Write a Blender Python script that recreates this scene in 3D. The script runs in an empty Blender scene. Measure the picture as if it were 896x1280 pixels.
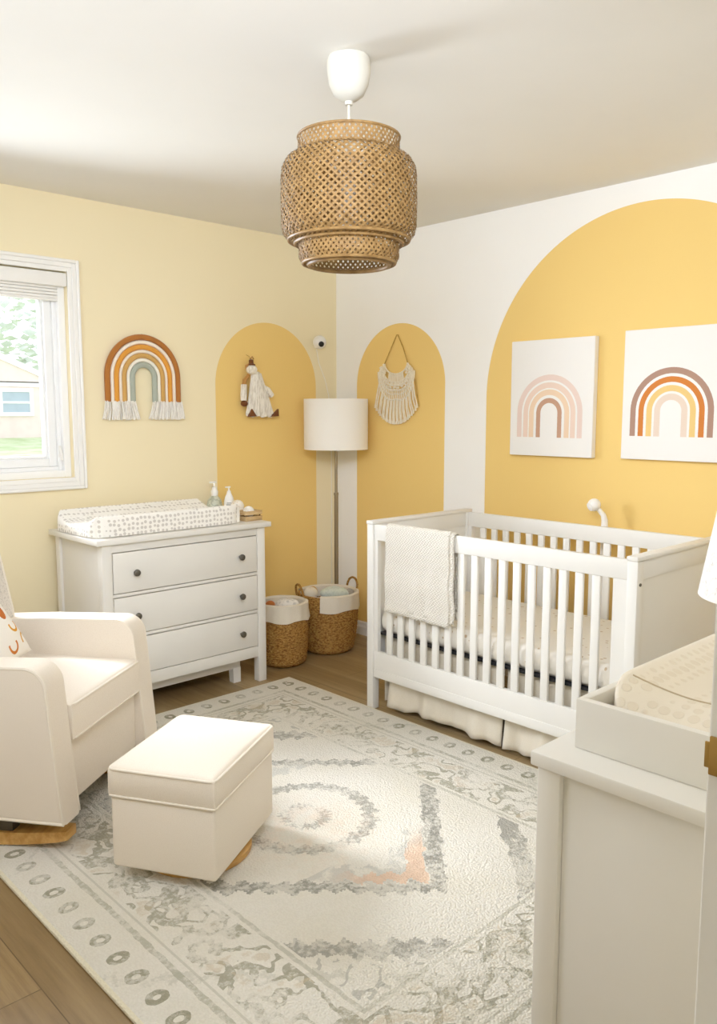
import bpy, bmesh, math, random
from math import sin, cos, pi, radians, sqrt, atan2, hypot
from mathutils import Vector, Matrix
random.seed(7)
S = bpy.context.scene
COL = S.collection

# ------------------------------------------------------------------ colour / node helpers
def lin(h):
    h = h.lstrip('#')
    out = []
    for i in (0, 2, 4):
        c = int(h[i:i+2], 16) / 255
        out.append(c / 12.92 if c <= .04045 else ((c + .055) / 1.055) ** 2.4)
    return (*out, 1.0)

class N:
    """tiny expression builder over shader Math nodes"""
    nt = None
    def __init__(s, sock): s.s = sock
    @staticmethod
    def op(o, a, b=None, c=None):
        n = N.nt.nodes.new('ShaderNodeMath'); n.operation = o
        for i, v in enumerate((a, b, c)):
            if v is None: continue
            if isinstance(v, N): N.nt.links.new(v.s, n.inputs[i])
            else: n.inputs[i].default_value = v
        return N(n.outputs[0])
    def __add__(a, b): return N.op('ADD', a, b)
    __radd__ = __add__
    def __sub__(a, b): return N.op('SUBTRACT', a, b)
    def __rsub__(a, b): return N.op('SUBTRACT', b, a)
    def __mul__(a, b): return N.op('MULTIPLY', a, b)
    __rmul__ = __mul__
    def __truediv__(a, b): return N.op('DIVIDE', a, b)
    def __lt__(a, b): return N.op('LESS_THAN', a, b)
    def __gt__(a, b): return N.op('GREATER_THAN', a, b)
def nabs(a): return N.op('ABSOLUTE', a)
def nmin(a, b): return N.op('MINIMUM', a, b)
def nmax(a, b): return N.op('MAXIMUM', a, b)
def nsqrt(a): return N.op('SQRT', a)
def nfract(a): return N.op('FRACT', a)
def npp(a, s): return N.op('PINGPONG', a, s)
def nlen(a, b): return nsqrt(a * a + b * b)
def band(d, lo, hi): return (d > lo) * (d < hi)
def nsmooth(d, lo, hi):
    n = N.nt.nodes.new('ShaderNodeMapRange'); n.interpolation_type = 'SMOOTHSTEP'
    N.nt.links.new(d.s, n.inputs[0]); n.inputs[1].default_value = lo; n.inputs[2].default_value = hi
    return N(n.outputs[0])

class Mat:
    def __init__(s, name, col, rough=.6, spec=.3, metal=0.0):
        s.m = bpy.data.materials.new(name); s.m.use_nodes = True
        s.nt = s.m.node_tree; N.nt = s.nt
        s.b = s.nt.nodes['Principled BSDF']
        s.b.inputs['Roughness'].default_value = rough
        s.b.inputs['Specular IOR Level'].default_value = spec
        s.b.inputs['Metallic'].default_value = metal
        s.colsock = s.rgb(col)
        s.height = None
    def rgb(s, col):
        n = s.nt.nodes.new('ShaderNodeRGB'); n.outputs[0].default_value = lin(col) if isinstance(col, str) else col
        return n.outputs[0]
    def coords(s, kind='Object', scale=None, rot=None):
        t = s.nt.nodes.new('ShaderNodeTexCoord'); o = t.outputs[kind]
        if scale or rot:
            m = s.nt.nodes.new('ShaderNodeMapping')
            if scale: m.inputs['Scale'].default_value = scale
            if rot: m.inputs['Rotation'].default_value = rot
            s.nt.links.new(o, m.inputs[0]); o = m.outputs[0]
        return o
    def xyz(s, kind='Object'):
        n = s.nt.nodes.new('ShaderNodeSeparateXYZ'); s.nt.links.new(s.coords(kind), n.inputs[0])
        return N(n.outputs[0]), N(n.outputs[1]), N(n.outputs[2])
    def noise(s, scale, detail=3, rough=.5, stretch=None, kind='Object'):
        n = s.nt.nodes.new('ShaderNodeTexNoise'); n.inputs['Scale'].default_value = scale
        n.inputs['Detail'].default_value = detail; n.inputs['Roughness'].default_value = rough
        s.nt.links.new(s.coords(kind, stretch), n.inputs['Vector']); return N(n.outputs[0])
    def voronoi(s, scale, rnd=1.0, stretch=None, feature='F1', rot=None):
        n = s.nt.nodes.new('ShaderNodeTexVoronoi'); n.inputs['Scale'].default_value = scale
        n.feature = feature; n.inputs['Randomness'].default_value = rnd
        s.nt.links.new(s.coords('Object', stretch, rot), n.inputs['Vector']); return N(n.outputs['Distance']), n
    def mix(s, fac, col, base=None):
        n = s.nt.nodes.new('ShaderNodeMix'); n.data_type = 'RGBA'
        if isinstance(fac, N): s.nt.links.new(fac.s, n.inputs[0])
        else: n.inputs[0].default_value = fac
        s.nt.links.new(base or s.colsock, n.inputs[6])
        if isinstance(col, str): n.inputs[7].default_value = lin(col)
        else: s.nt.links.new(col, n.inputs[7])
        s.colsock = n.outputs[2]; return s
    def bump(s, h, strength=.3, dist=.01):
        n = s.nt.nodes.new('ShaderNodeBump'); n.inputs['Strength'].default_value = strength
        n.inputs['Distance'].default_value = dist
        s.nt.links.new(h.s, n.inputs['Height']); s.nt.links.new(n.outputs[0], s.b.inputs['Normal']); return s
    def done(s):
        s.nt.links.new(s.colsock, s.b.inputs['Base Color']); return s.m

def paint(name, col, rough=.5, spec=.3, var=.04, bump=.03, scale=60):
    M = Mat(name, col, rough, spec)
    dark = tuple(c * (1 - var * 2.2) for c in lin(col)[:3]) + (1,)
    M.mix(nsmooth(M.noise(3.0), .35, .75), M.rgb(dark))
    M.bump(M.noise(scale, 4), bump, .004)
    return M.done()
def cloth(name, col, rough=.9, scale=420, strength=.25, col2=None, amt=.5):
    M = Mat(name, col, rough, .1)
    M.b.inputs['Sheen Weight'].default_value = .15
    nz = M.noise(scale, 2)
    if col2: M.mix(nsmooth(nz, .45, .7) * amt, col2)
    M.bump(nz, strength, .002)
    return M.done()
def wood(name, c1, c2, stretch=(3, 40, 40), rough=.45, scale=1.5):
    M = Mat(name, c1, rough, .35)
    nz = M.noise(scale, 5, .6, stretch)
    M.mix(nsmooth(nz, .3, .7), c2); M.bump(nz, .08, .003)
    return M.done()

# ------------------------------------------------------------------ mesh helpers
def bm_new(): return bmesh.new()
def xform(bm, geom, M):
    bmesh.ops.transform(bm, matrix=M, verts=geom)
def box(bm, lo, hi, bev=0.0, seg=2):
    lo = Vector(lo); hi = Vector(hi); c = (lo + hi) / 2; d = hi - lo
    r = bmesh.ops.create_cube(bm, size=1.0); vs = r['verts']
    for v in vs: v.co = Vector((v.co.x * d.x, v.co.y * d.y, v.co.z * d.z)) + c
    if bev > 0:
        es = list({e for v in vs for e in v.link_edges})
        bmesh.ops.bevel(bm, geom=es, offset=min(bev, min(d) * .49), segments=seg, profile=.5, affect='EDGES')
def lathe(bm, prof, seg=32, c=(0, 0, 0), close=False):
    rings = []
    for r, z in prof:
        if r < 1e-6: rings.append([bm.verts.new((c[0], c[1], c[2] + z))])
        else: rings.append([bm.verts.new((c[0] + r * cos(2*pi*k/seg), c[1] + r * sin(2*pi*k/seg), c[2] + z)) for k in range(seg)])
    pairs = list(zip(rings, rings[1:]))
    if close: pairs.append((rings[-1], rings[0]))
    for a, b in pairs:
        for k in range(seg):
            k2 = (k + 1) % seg
            if len(a) == 1 and len(b) == 1: continue
            if len(a) == 1: f = (a[0], b[k2], b[k])
            elif len(b) == 1: f = (a[k], a[k2], b[0])
            else: f = (a[k], a[k2], b[k2], b[k])
            try: bm.faces.new(f)
            except ValueError: pass
def tube(bm, pts, r, seg=8, closed=False, caps=True):
    pts = [Vector(p) for p in pts]; n = len(pts)
    rs = r if isinstance(r, (list, tuple)) else [r] * n
    rings = []; nrm = None
    for i, p in enumerate(pts):
        if closed: t = (pts[(i+1) % n] - pts[i-1]).normalized()
        else: t = (pts[min(i+1, n-1)] - pts[max(i-1, 0)]).normalized()
        if nrm is None:
            nrm = t.cross(Vector((0, 0, 1)))
            if nrm.length < 1e-3: nrm = t.cross(Vector((1, 0, 0)))
        nrm = (nrm - t * nrm.dot(t)).normalized(); bn = t.cross(nrm)
        rings.append([bm.verts.new(p + (nrm * cos(2*pi*k/seg) + bn * sin(2*pi*k/seg)) * rs[i]) for k in range(seg)])
    prs = list(zip(rings, rings[1:])) + ([(rings[-1], rings[0])] if closed else [])
    for a, b in prs:
        for k in range(seg):
            bm.faces.new((a[k], a[(k+1) % seg], b[(k+1) % seg], b[k]))
    if caps and not closed:
        bm.faces.new(rings[0][::-1]); bm.faces.new(rings[-1])
def grid(bm, nu, nv, fn):
    vs = [[bm.verts.new(fn(i / nu, j / nv)) for j in range(nv + 1)] for i in range(nu + 1)]
    for i in range(nu):
        for j in range(nv):
            bm.faces.new((vs[i][j], vs[i+1][j], vs[i+1][j+1], vs[i][j+1]))
    return vs
def ball(bm, c, r, sx=1, sy=1, sz=1, sub=3):
    q = bmesh.ops.create_icosphere(bm, subdivisions=sub, radius=1.0)
    for v in q['verts']:
        v.co = Vector((c[0] + v.co.x * r * sx, c[1] + v.co.y * r * sy, c[2] + v.co.z * r * sz))
    return q['verts']
def prism(bm, pts, z0, z1, axis='z', bev=0.0, seg=2):
    """extrude polygon pts along an axis ('x': pts are (y,z); 'y': pts are (x,z); 'z': (x,y))"""
    def P(p, h):
        return {'x': (h, p[0], p[1]), 'y': (p[0], h, p[1]), 'z': (p[0], p[1], h)}[axis]
    a = [bm.verts.new(P(p, z0)) for p in pts]; b = [bm.verts.new(P(p, z1)) for p in pts]
    n = len(pts)
    fa = bm.faces.new(a[::-1]); fb = bm.faces.new(b)
    for i in range(n): bm.faces.new((a[i], a[(i+1) % n], b[(i+1) % n], b[i]))
    if bev > 0:
        es = list(set(fa.edges) | set(fb.edges))
        bmesh.ops.bevel(bm, geom=es, offset=bev, segments=seg, profile=.5, affect='EDGES')

def link(name, bm, mat, parent=None, smooth=True, world=True, angle=40):
    """finish a bmesh as one object; with world=True the mesh was built in world space"""
    bmesh.ops.recalc_face_normals(bm, faces=bm.faces)
    me = bpy.data.meshes.new(name); bm.to_mesh(me); bm.free()
    me.materials.append(mat)
    if smooth:
        me.shade_smooth()
        try: me.set_sharp_from_angle(angle=radians(angle))
        except Exception: pass
    o = bpy.data.objects.new(name, me); COL.objects.link(o)
    if parent is not None:
        o.parent = parent
        if world:
            q = parent; loc = Vector((0, 0, 0))
            while q is not None: loc += q.location; q = q.parent
            me.transform(Matrix.Translation(-loc))
    return o
def thing(name, label, cat, loc=(0, 0, 0), rotz=0, group=None):
    o = bpy.data.objects.new(name, None); COL.objects.link(o); o.empty_display_size = .1
    o.location = loc; o.rotation_euler = (0, 0, rotz); o['label'] = label; o['category'] = cat
    if group: o['group'] = group
    return o
def tag(o, label, cat, group=None):
    o['label'] = label; o['category'] = cat
    if group: o['group'] = group
    return o
def recentre(o, loc):
    o.data.transform(Matrix.Translation(-Vector(loc))); o.location = loc; return o
def struct(name, bm, mat, parent=None, smooth=False):
    o = link(name, bm, mat, parent, smooth)
    o['kind'] = 'structure'; return o

# ------------------------------------------------------------------ camera (solved from the photo's vanishing points)
CAMP = Vector((-3.5165, -3.9147, 1.40))
Rm = Matrix(((.7264, .0831, -.6822), (-.6873, .0878, -.7211), (0, .9927, .1209)))
ex = Vector((1540 - 448, 640 - 515, -1026.9)).normalized(); ey = Vector((-532 - 448, 640 - 515, -1026.9)).normalized()
ez = ex.cross(ey)
Rm = Matrix((ex, ey, ez))
cam = bpy.data.cameras.new('camera'); co = bpy.data.objects.new('camera', cam); COL.objects.link(co)
cam.sensor_fit = 'VERTICAL'; cam.sensor_height = 36; cam.sensor_width = 36 * 896 / 1280
cam.lens = 1026.9 / 1280 * 36; cam.clip_start = .02; cam.clip_end = 300
co.matrix_world = Matrix.Translation(CAMP) @ Rm.to_4x4()
S.camera = co

# ------------------------------------------------------------------ materials
H = 2.425
WY = -3.62                                       # door wall
WX = -3.75                                       # left wall
def arch_mask(h, z, cx, half, zc): return nlen(h - cx, nmax(z - zc, 0.0)) < half
YEL = '#EFC976'
def wall_mat(name, base, arches, axis):
    M = Mat(name, base, .75, .15)
    x, y, z = M.xyz(); h = x if axis == 'x' else y
    M.mix(nsmooth(M.noise(1.3), .3, .8) * .10, '#D8C9A0')
    for cx, half, zc in arches:
        M.mix(arch_mask(h, z, cx, half, zc), YEL)
    M.bump(M.noise(180, 3), .06, .003)
    return M.done()
m_wall_l = wall_mat('cream_wall_paint', '#F2E3BA', [(-.540, .368, 1.548)], 'x')
m_wall_r = wall_mat('white_wall_paint', '#FBF9F3', [(-.545, .356, 1.555), (-2.042, .853, 1.472)], 'y')
m_wall_o = paint('pale_wall_paint', '#F1E9D4', .8)
m_ceil = paint('ceiling_paint', '#E9E6DE', .85, .1, .01)
m_white = paint('white_furniture_paint', '#E6E2D8', .38, .35, .02, .02)
m_trim = paint('white_trim_paint', '#F6F4EE', .35, .35, .02, .015)
m_vinyl = paint('white_vinyl', '#F8F8F6', .3, .4, .01, .01)
m_dark = paint('dark_bronze_metal', '#4A4438', .35, .5)
m_black = paint('black_plastic', '#17171A', .4, .4)
m_whitepl = paint('white_plastic', '#F4F1EA', .35, .4, .02, .01)
m_ivory = cloth('ivory_upholstery', '#E6DAC8', .85, 520, .18, '#CEBFA6', .35)
m_piping = cloth('ivory_piping', '#E6DBC8', .8, 700, .1)
m_heather = cloth('speckled_heather_fabric', '#D8D0C4', .95, 160, .35, '#B9B0A4', .8)
m_maple = wood('honey_wood', '#D3A35C', '#B5833F', (4, 30, 30))
m_cream_fab = cloth('natural_linen', '#DDD2BC', .95, 300, .3, '#CFC2A8', .4)
m_shade = cloth('white_lamp_shade_fabric', '#F6F1E6', .9, 600, .1)
m_steel = Mat('brushed_nickel', '#9A8F78', .32, .5, .9).done()
m_brass = Mat('aged_brass', '#A8864A', .35, .5, .9).done()

def floor_mat():
    M = Mat('oak_plank_floor', '#9C7C52', .42, .4)
    n = M.nt.nodes.new('ShaderNodeTexBrick'); n.offset = .37; n.inputs['Scale'].default_value = 1.0
    n.inputs['Brick Width'].default_value = 1.25; n.inputs['Row Height'].default_value = .165
    n.inputs['Mortar Size'].default_value = .0016; n.inputs['Mortar Smooth'].default_value = .2
    n.inputs['Color1'].default_value = lin('#A2865A'); n.inputs['Color2'].default_value = lin('#7F663F')
    n.inputs['Mortar'].default_value = lin('#54401F')
    M.nt.links.new(M.coords('Object', None, (0, 0, radians(90))), n.inputs[0])
    M.colsock = n.outputs[0]
    g = M.noise(2.2, 6, .65, (28, 1.6, 1)); M.mix(nsmooth(g, .35, .7) * .6, '#6C5230')
    g2 = M.noise(1.2, 3, .5, (9, .8, 1)); M.mix(nsmooth(g2, .45, .75) * .45, '#B79E74')
    M.bump(g, .12, .002)
    return M.done()
m_floor = floor_mat()

RC = (-1.795, -1.83); RHW, RHL = .905, 1.22
def rug_mat():
    M = Mat('distressed_persian_rug', '#DED9CC', .97, .05)
    x, y, z = M.xyz(); X = nabs(x); Y = nabs(y)
    blotch = M.noise(5, 3); fine = M.noise(60, 3, .7); mid = M.noise(22, 3, .6)
    wear = nsmooth(blotch * .5 + fine * .5, .43, .57)
    M.mix(nsmooth(M.noise(3.2, 3), .4, .7) * .35, '#CFC7B0')
    grey = '#86847A'
    e = nmin(RHW - X, RHL - Y)
    # stepped zigzag lozenge rings
    st = lambda v, p: N.op('SNAP', v, p)
    zz = npp(st(x - y, .014) + (mid - .5) * .09, .045) * .9 + (blotch - .5) * .10
    D = X * .93 + Y + zz - .02
    for lo, hi, amt in ((.555, .625, .95), (.93, 1.02, .8), (.70, .715, .0)):
        if amt == 0: continue
        M.mix(band(D + mid * .05, lo + .025, hi + .025) * (e > .42) * (.28 + wear * .72) * amt, grey)
    # broken second contour beyond the outer lozenge, and the round centre
    M.mix(band(D + mid * .05, 1.13, 1.17) * wear * .5, '#B4B1A2')
    rr = nlen(x, y) + npp(st(N.op('ARCTAN2', y, x), .05), .11) * .18 + mid * .05
    M.mix(band(rr, .235, .285) * (.2 + wear * .8) * .8, grey)
    M.mix(band(rr, .09, .125) * wear * .7, grey)
    # inside contour of the large lozenge, small triangles near its points
    M.mix(band(D, .43, .55) * (Y > .30) * nsmooth(mid, .38, .55) * .5, '#A9AAA4')
    # worn peach patch by the lower corner of the lozenge
    px = x + .02; py = y + .50
    M.mix(band(D + mid * .04, .505, .565) * nsmooth(0.0 - y, .30, .44) * nsmooth(x, -.26, -.10) * .62, '#DFAE88')
    M.mix(nsmooth(nlen(x + .05, y + .1), .34, .10) * nsmooth(mid, .4, .65) * .15, '#E9B48C')
    # border
    side = (RHW - X) < (RHL - Y)
    s = side * y + (1.0 - side) * x
    p = .098
    ds = (nfract(s / p) - .5) * p; de = e - .078
    q = nlen(ds / .021, de / .027) + (mid - .5) * .7
    inb = e < .40
    M.mix(band(q, .45, 1.15) * (.35 + .65 * wear) * .9, '#86826A')
    M.mix(band(e + (mid - .5) * .015, .148, .166) * (.2 + .6 * wear), '#A3A08C')
    M.mix(band(e, .185, .192) * .5, '#AAA693')
    M.mix(band(e + (mid - .5) * .015, .398, .412) * (.15 + .5 * wear), '#A9A693')
    # leafy border field: curls made from distorted waves
    lf = M.noise(13, 2, .4); lf2 = M.noise(7.5, 1, .4)
    M.mix(band(e, .205, .385) * nmax(band(lf, .46, .535), band(lf2, .54, .64)) * (.15 + .85 * wear) * .75, '#858168')
    M.mix(band(e, .205, .385) * band(lf, .60, .75) * wear * .45, '#C2AF90')
    # corner spandrels
    sp = (D > 1.05) * (e > .42)
    M.mix(sp * band(M.noise(10, 2, .5), .5, .56) * .7, '#A6A498')
    # thin whipped edge
    M.mix(e < .012, '#E4DBC0')
    pile = M.voronoi(150, 1.0)[0]
    M.mix(nsmooth(pile, .25, .75) * .16, '#B9B19C')
    M.bump(pile * -1.0 + fine * .4, .55, .006)
    return M.done()
m_rug = rug_mat()

def dot_mat(name, base, dotc, scale, r, rnd=.35, stretch=None, bump=0.0, amt=.9):
    M = Mat(name, base, .95, .08)
    d, _ = M.voronoi(scale, rnd, stretch)
    k = nsmooth(d, r * 1.25, r)
    M.mix(k * amt, dotc)
    if bump: M.bump(k + M.noise(300, 2) * .3, bump, .006)
    else: M.bump(M.noise(300, 2), .2, .002)
    return M.done()
m_paddot = dot_mat('dotted_pad_cover', '#F5F1E8', '#C9C2B8', 46, .31, .35, None)
m_padminky = dot_mat('dimpled_beige_minky', '#EEE4D2', '#DCCDB4', 42, .36, .15, None, .35, .4)
m_sheet = dot_mat('printed_crib_sheet', '#E9E2D4', '#BDA37E', 27, .17, .9, None, 0, .85)
m_scrib = None
def scribble_mat():
    M = Mat('scribble_print_shade', '#F4F0E8', .9, .1)
    nz = M.noise(26, 3, .5)
    M.mix(band(nz, .495, .508) * .6, '#C4BDB2'); M.bump(M.noise(300, 2), .1, .002)
    M.b.inputs['Emission Color'].default_value = lin('#F4F0E8'); M.b.inputs['Emission Strength'].default_value = 0.0
    return M.done()
m_scrib = scribble_mat()
def knit_mat():
    M = Mat('waffle_knit_cream', '#DFD8C9', .95, .08)
    x, y, z = M.xyz()
    f = 2 * pi / .016
    w = N.op('SINE', y * f + N.op('SINE', z * f * .5) * 1.2) * N.op('SINE', z * f * 1.1)
    M.mix(nsmooth(w, .2, .9) * .45, '#CDC2AA'); M.bump(w, .6, .004)
    return M.done()
m_knit = knit_mat()
def wicker_mat():
    M = Mat('seagrass_wicker', '#A87A3C', .8, .15)
    nz = M.noise(70, 3, .6, (1, 1, 2.2)); M.mix(nsmooth(nz, .42, .62), '#734A1D')
    M.mix(nsmooth(M.noise(90, 2, .5, (1, 1, 2)), .58, .72) * .7, '#C9A058')
    M.bump(nz, .6, .006); return M.done()
m_wicker = wicker_mat()
def bamboo_mat():
    M = Mat('woven_bamboo', '#957140', .6, .25)
    nz = M.noise(40, 3, .6); M.mix(nsmooth(nz, .35, .65) * .6, '#735228'); M.bump(nz, .2, .002)
    return M.done()
m_bamboo = bamboo_mat()
m_bamboo_rim = wood('bamboo_rim', '#987442', '#765529', (20, 20, 20))
def fringe_mat(name, c1, c2):
    M = Mat(name, c1, .95, .05); nz = M.noise(120, 3, .6, (1, 1, .15)); M.mix(nsmooth(nz, .45, .65) * .6, c2)
    M.bump(nz, .5, .003); return M.done()
m_fringe = fringe_mat('white_cotton_fringe', '#F3EEE4', '#CFC6B8')
m_macrame = fringe_mat('natural_macrame_cord', '#F4EAD2', '#DCC9A2')
m_jute = fringe_mat('jute_cord', '#C29A50', '#9A7434')
def art_mat(name, bands, zc, scale_r):
    M = Mat(name, '#EFEBE3', .8, .15)
    x, y, z = M.xyz()
    d = nlen(y, nmax(z - zc, 0.0)); up = z > 0.0
    nz = M.noise(90, 3)
    for lo, hi, c in bands: M.mix(band(d + (nz - .5) * .002, lo, hi) * up, c)
    M.bump(M.noise(500, 2), .15, .001)
    return M.done()
def glass_mat():
    m = bpy.data.materials.new('window_glass'); m.use_nodes = True; nt = m.node_tree; nt.nodes.clear()
    o = nt.nodes.new('ShaderNodeOutputMaterial'); mx = nt.nodes.new('ShaderNodeMixShader')
    t = nt.nodes.new('ShaderNodeBsdfTransparent'); g = nt.nodes.new('ShaderNodeBsdfGlossy'); g.inputs['Roughness'].default_value = .02
    f = nt.nodes.new('ShaderNodeFresnel'); f.inputs[0].default_value = 1.3
    nt.links.new(f.outputs[0], mx.inputs[0]); nt.links.new(t.outputs[0], mx.inputs[1]); nt.links.new(g.outputs[0], mx.inputs[2])
    nt.links.new(mx.outputs[0], o.inputs[0]); return m
m_glass = glass_mat()

# ------------------------------------------------------------------ room shell
b = bm_new(); box(b, (WX - .15, WY - 1.6, -.12), (.15, .18, 0)); struct('floor', b, m_floor)
b = bm_new(); box(b, (WX - .15, WY - 1.6, H), (.15, .18, H + .12)); struct('ceiling', b, m_ceil)
OX0, OX1, OZ0, OZ1 = -2.90, -1.745, 1.08, 2.068      # window opening
b = bm_new()
box(b, (WX - .15, 0, 0), (OX0, .15, H)); box(b, (OX1, 0, 0), (.15, .15, H))
box(b, (OX0, 0, 0), (OX1, .15, OZ0)); box(b, (OX0, 0, OZ1), (OX1, .15, H))
struct('wall_left', b, m_wall_l)
b = bm_new(); box(b, (0, WY - .12, 0), (.15, 0, H)); struct('wall_right', b, m_wall_r)
b = bm_new(); box(b, (WX - .15, WY - 1.6, 0), (WX, 0, H)); struct('wall_back', b, m_wall_o)
DJ = -2.809                                             # door opening's right jamb
b = bm_new(); box(b, (DJ + .02, WY - .12, 0), (0, WY, H)); box(b, (WX, WY - .12, 2.08), (DJ + .02, WY, H)); struct('wall_front', b, m_wall_o)
# hall beyond the doorway
b = bm_new(); box(b, (WX, WY - 1.6, 0), (.15, WY - 1.5, H)); struct('wall_hall', b, m_wall_o)
b = bm_new(); box(b, (-1.7, WY - 1.5, 0), (-1.6, WY - .12, H)); struct('wall_hall_end', b, m_wall_o)
# baseboards
def baseboard(name, lo, hi, ax):
    b = bm_new()
    if ax == 'x': prism(b, [(-.001, 0), (-.016, 0), (-.016, .05), (-.010, .062), (-.010, .078), (-.005, .085), (-.001, .085)], lo, hi, 'x')
    else: prism(b, [(-.001, 0), (-.016, 0), (-.016, .05), (-.010, .062), (-.010, .078), (-.005, .085), (-.001, .085)], lo, hi, 'y')
    struct(name, b, m_trim)
baseboard('baseboard_left', WX, -.001, 'x'); baseboard('baseboard_right', WY, -.017, 'y')

# window casing, frame, sash, glass
win = bpy.data.objects.new('window_1', None); COL.objects.link(win); win.location = ((OX0 + OX1) / 2, 0, OZ0); win['kind'] = 'structure'
def wpart(name, b, m, parent=win, smooth=False):
    o = link(name, b, m, parent, smooth); o['kind'] = 'structure'; return o
b = bm_new()
def casing(b, d0, d1, y0, y1, bev=.003):
    x0, x1, z0, z1 = OX0, OX1, OZ0, OZ1
    box(b, (x1 + d0, y0, z0 - d1), (x1 + d1, y1, z1 + d1), bev); box(b, (x0 - d1, y0, z0 - d1), (x0 - d0, y1, z1 + d1), bev)
    box(b, (x0 - d0 - .001, y0, z1 + d0), (x1 + d0 + .001, y1, z1 + d1), bev); box(b, (x0 - d0 - .001, y0, z0 - d1), (x1 + d0 + .001, y1, z0 - d0), bev)
casing(b, 0, .020, -.014, 0); casing(b, .020, .042, -.019, 0, .004); casing(b, .042, .058, -.024, 0, .006)
wpart('casing', b, m_trim)
def ring(b, x0, x1, z0, z1, t, y0, y1, bev=.003):
    box(b, (x0, y0, z0), (x0 + t, y1, z1), bev); box(b, (x1 - t, y0, z0), (x1, y1, z1), bev)
    box(b, (x0 + t, y0, z0), (x1 - t, y1, z0 + t), bev); box(b, (x0 + t, y0, z1 - t), (x1 - t, y1, z1), bev)
b = bm_new(); ring(b, OX0, OX1, OZ0, OZ1, .035, .03, .15); ring(b, OX0 + .035, OX1 - .035, OZ0 + .035, OZ1 - .035, .018, .055, .15)
wpart('window_frame', b, m_vinyl)
b = bm_new(); ring(b, OX0 + .053, OX1 - .053, OZ0 + .053, OZ1 - .053, .040, .07, .125, .005); ring(b, OX0 + .093, OX1 - .093, OZ0 + .093, OZ1 - .093, .012, .085, .12)
wpart('sash', b, m_vinyl)
b = bm_new(); box(b, (OX0 + .10, .10, OZ0 + .10), (OX1 - .10, .104, OZ1 - .10)); wpart('glass_pane', b, m_glass)
b = bm_new(); box(b, (-1.798, .045, 1.175), (-1.783, .056, 1.235), .004); tube(b, [(-1.790, .05, 1.225), (-1.790, .035, 1.20), (-1.790, .032, 1.165)], [.006, .006, .007], 8)
wpart('latch', b, m_whitepl, smooth=True)
# roller shade inside the reveal
blind = thing('roller_blind', 'white rolled up blind across the top of the window', 'blind', ((OX0 + OX1) / 2, .0, OZ1))
b = bm_new(); box(b, (OX0 + .003, -.012, 1.998), (OX1 - .004, .022, 2.060), .004); link('valance', b, m_trim, blind)
b = bm_new()
for k in range(4): box(b, (OX0 + .04, .0235, 1.942 + k * .015), (OX1 - .036, .052, 1.956 + k * .015), .004)
box(b, (OX0 + .04, .0235, 1.930), (OX1 - .036, .054, 1.942), .003)
link('folded_shade', b, m_trim, blind)

# door jamb at the right edge of the frame
b = bm_new(); box(b, (DJ, WY - .135, 0), (DJ + .02, WY, 2.08), .002); box(b, (WX, WY - .135, 2.06), (DJ, WY, 2.08), .002)
jamb = struct('door_1', b, m_trim)
b = bm_new(); box(b, (DJ - .0035, WY - .040, 1.080), (DJ - .0005, WY - .002, 1.116), .0015); box(b, (DJ - .003, WY - .003, 1.086), (DJ - .0005, WY + .002, 1.110), .001)
h = link('strike_plate', b, m_brass, jamb, True); h['label'] = 'aged brass latch plate'

# ------------------------------------------------------------------ outdoors, colours paled to paint in the haze
def lawn_mat():
    M = Mat('lawn_grass', '#C3CFA6', .95, .05); M.mix(nsmooth(M.noise(1.5, 5, .7), .4, .65), '#A9BC88'); return M.done()
b = bm_new(); grid(b, 4, 20, lambda u, v: (-40 + 80 * u, .6 + 60 * v, -.45 + 1.1 * min(1, v * 2)))
lw = link('lawn', b, lawn_mat()); lw['kind'] = 'structure'
hx = lambda px, Y: CAMP.x + (Y - CAMP.y) * ((Rm @ Vector((px - 448, 125, -1026.9))).x / (Rm @ Vector((px - 448, 125, -1026.9))).y)
HY = 26.0
hr = hx(57, HY); hw_ = (hx(31, HY) - hx(10, HY)); wx = hx(20.5, HY)
house = thing('neighbour_house', 'pale pink neighbouring house with gable roof beyond the lawn', 'house', (hr - 4, HY, .6))
m_siding = paint('pale_pink_siding', '#EFDCD2', .8); m_roof = paint('grey_shingle', '#B9B2AC', .9)
b = bm_new(); box(b, (hr - 9, HY, .1), (hr, HY + 8, 2.48)); prism(b, [(hr - 9, 2.40), (hr - 9, 2.63), (hr - 4.5, 4.52), (hr, 2.63), (hr, 2.40)], HY + .0, HY + 8, 'y'); link('wall', b, m_siding, house, False)
b = bm_new(); prism(b, [(hr + .5, 2.40), (hr + .5, 2.58), (hr - 4.5, 4.75), (hr - 9.5, 2.58), (hr - 9.5, 2.40), (hr - 4.5, 4.45)], HY - .06, HY + 8.4, 'y'); link('roof', b, m_trim, house, False)
b = bm_new(); box(b, (hr - 9.2, HY - .05, 2.30), (hr + .3, HY + .02, 2.44)); link('soffit', b, m_trim, house, False)
b = bm_new(); ring(b, wx - .62, wx + .62, 1.25, 2.25, .14, HY - .06, HY + .02); box(b, (wx - .5, HY - .05, 1.70), (wx + .5, HY + .01, 1.78)); wf = link('window', b, m_trim, house, False)
b = bm_new(); box(b, (wx - .5, HY - .03, 1.37), (wx + .5, HY - .01, 2.13)); link('pane', b, paint('blue_grey_glass', '#A9BAC4', .2, .6), wf, False)
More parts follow.
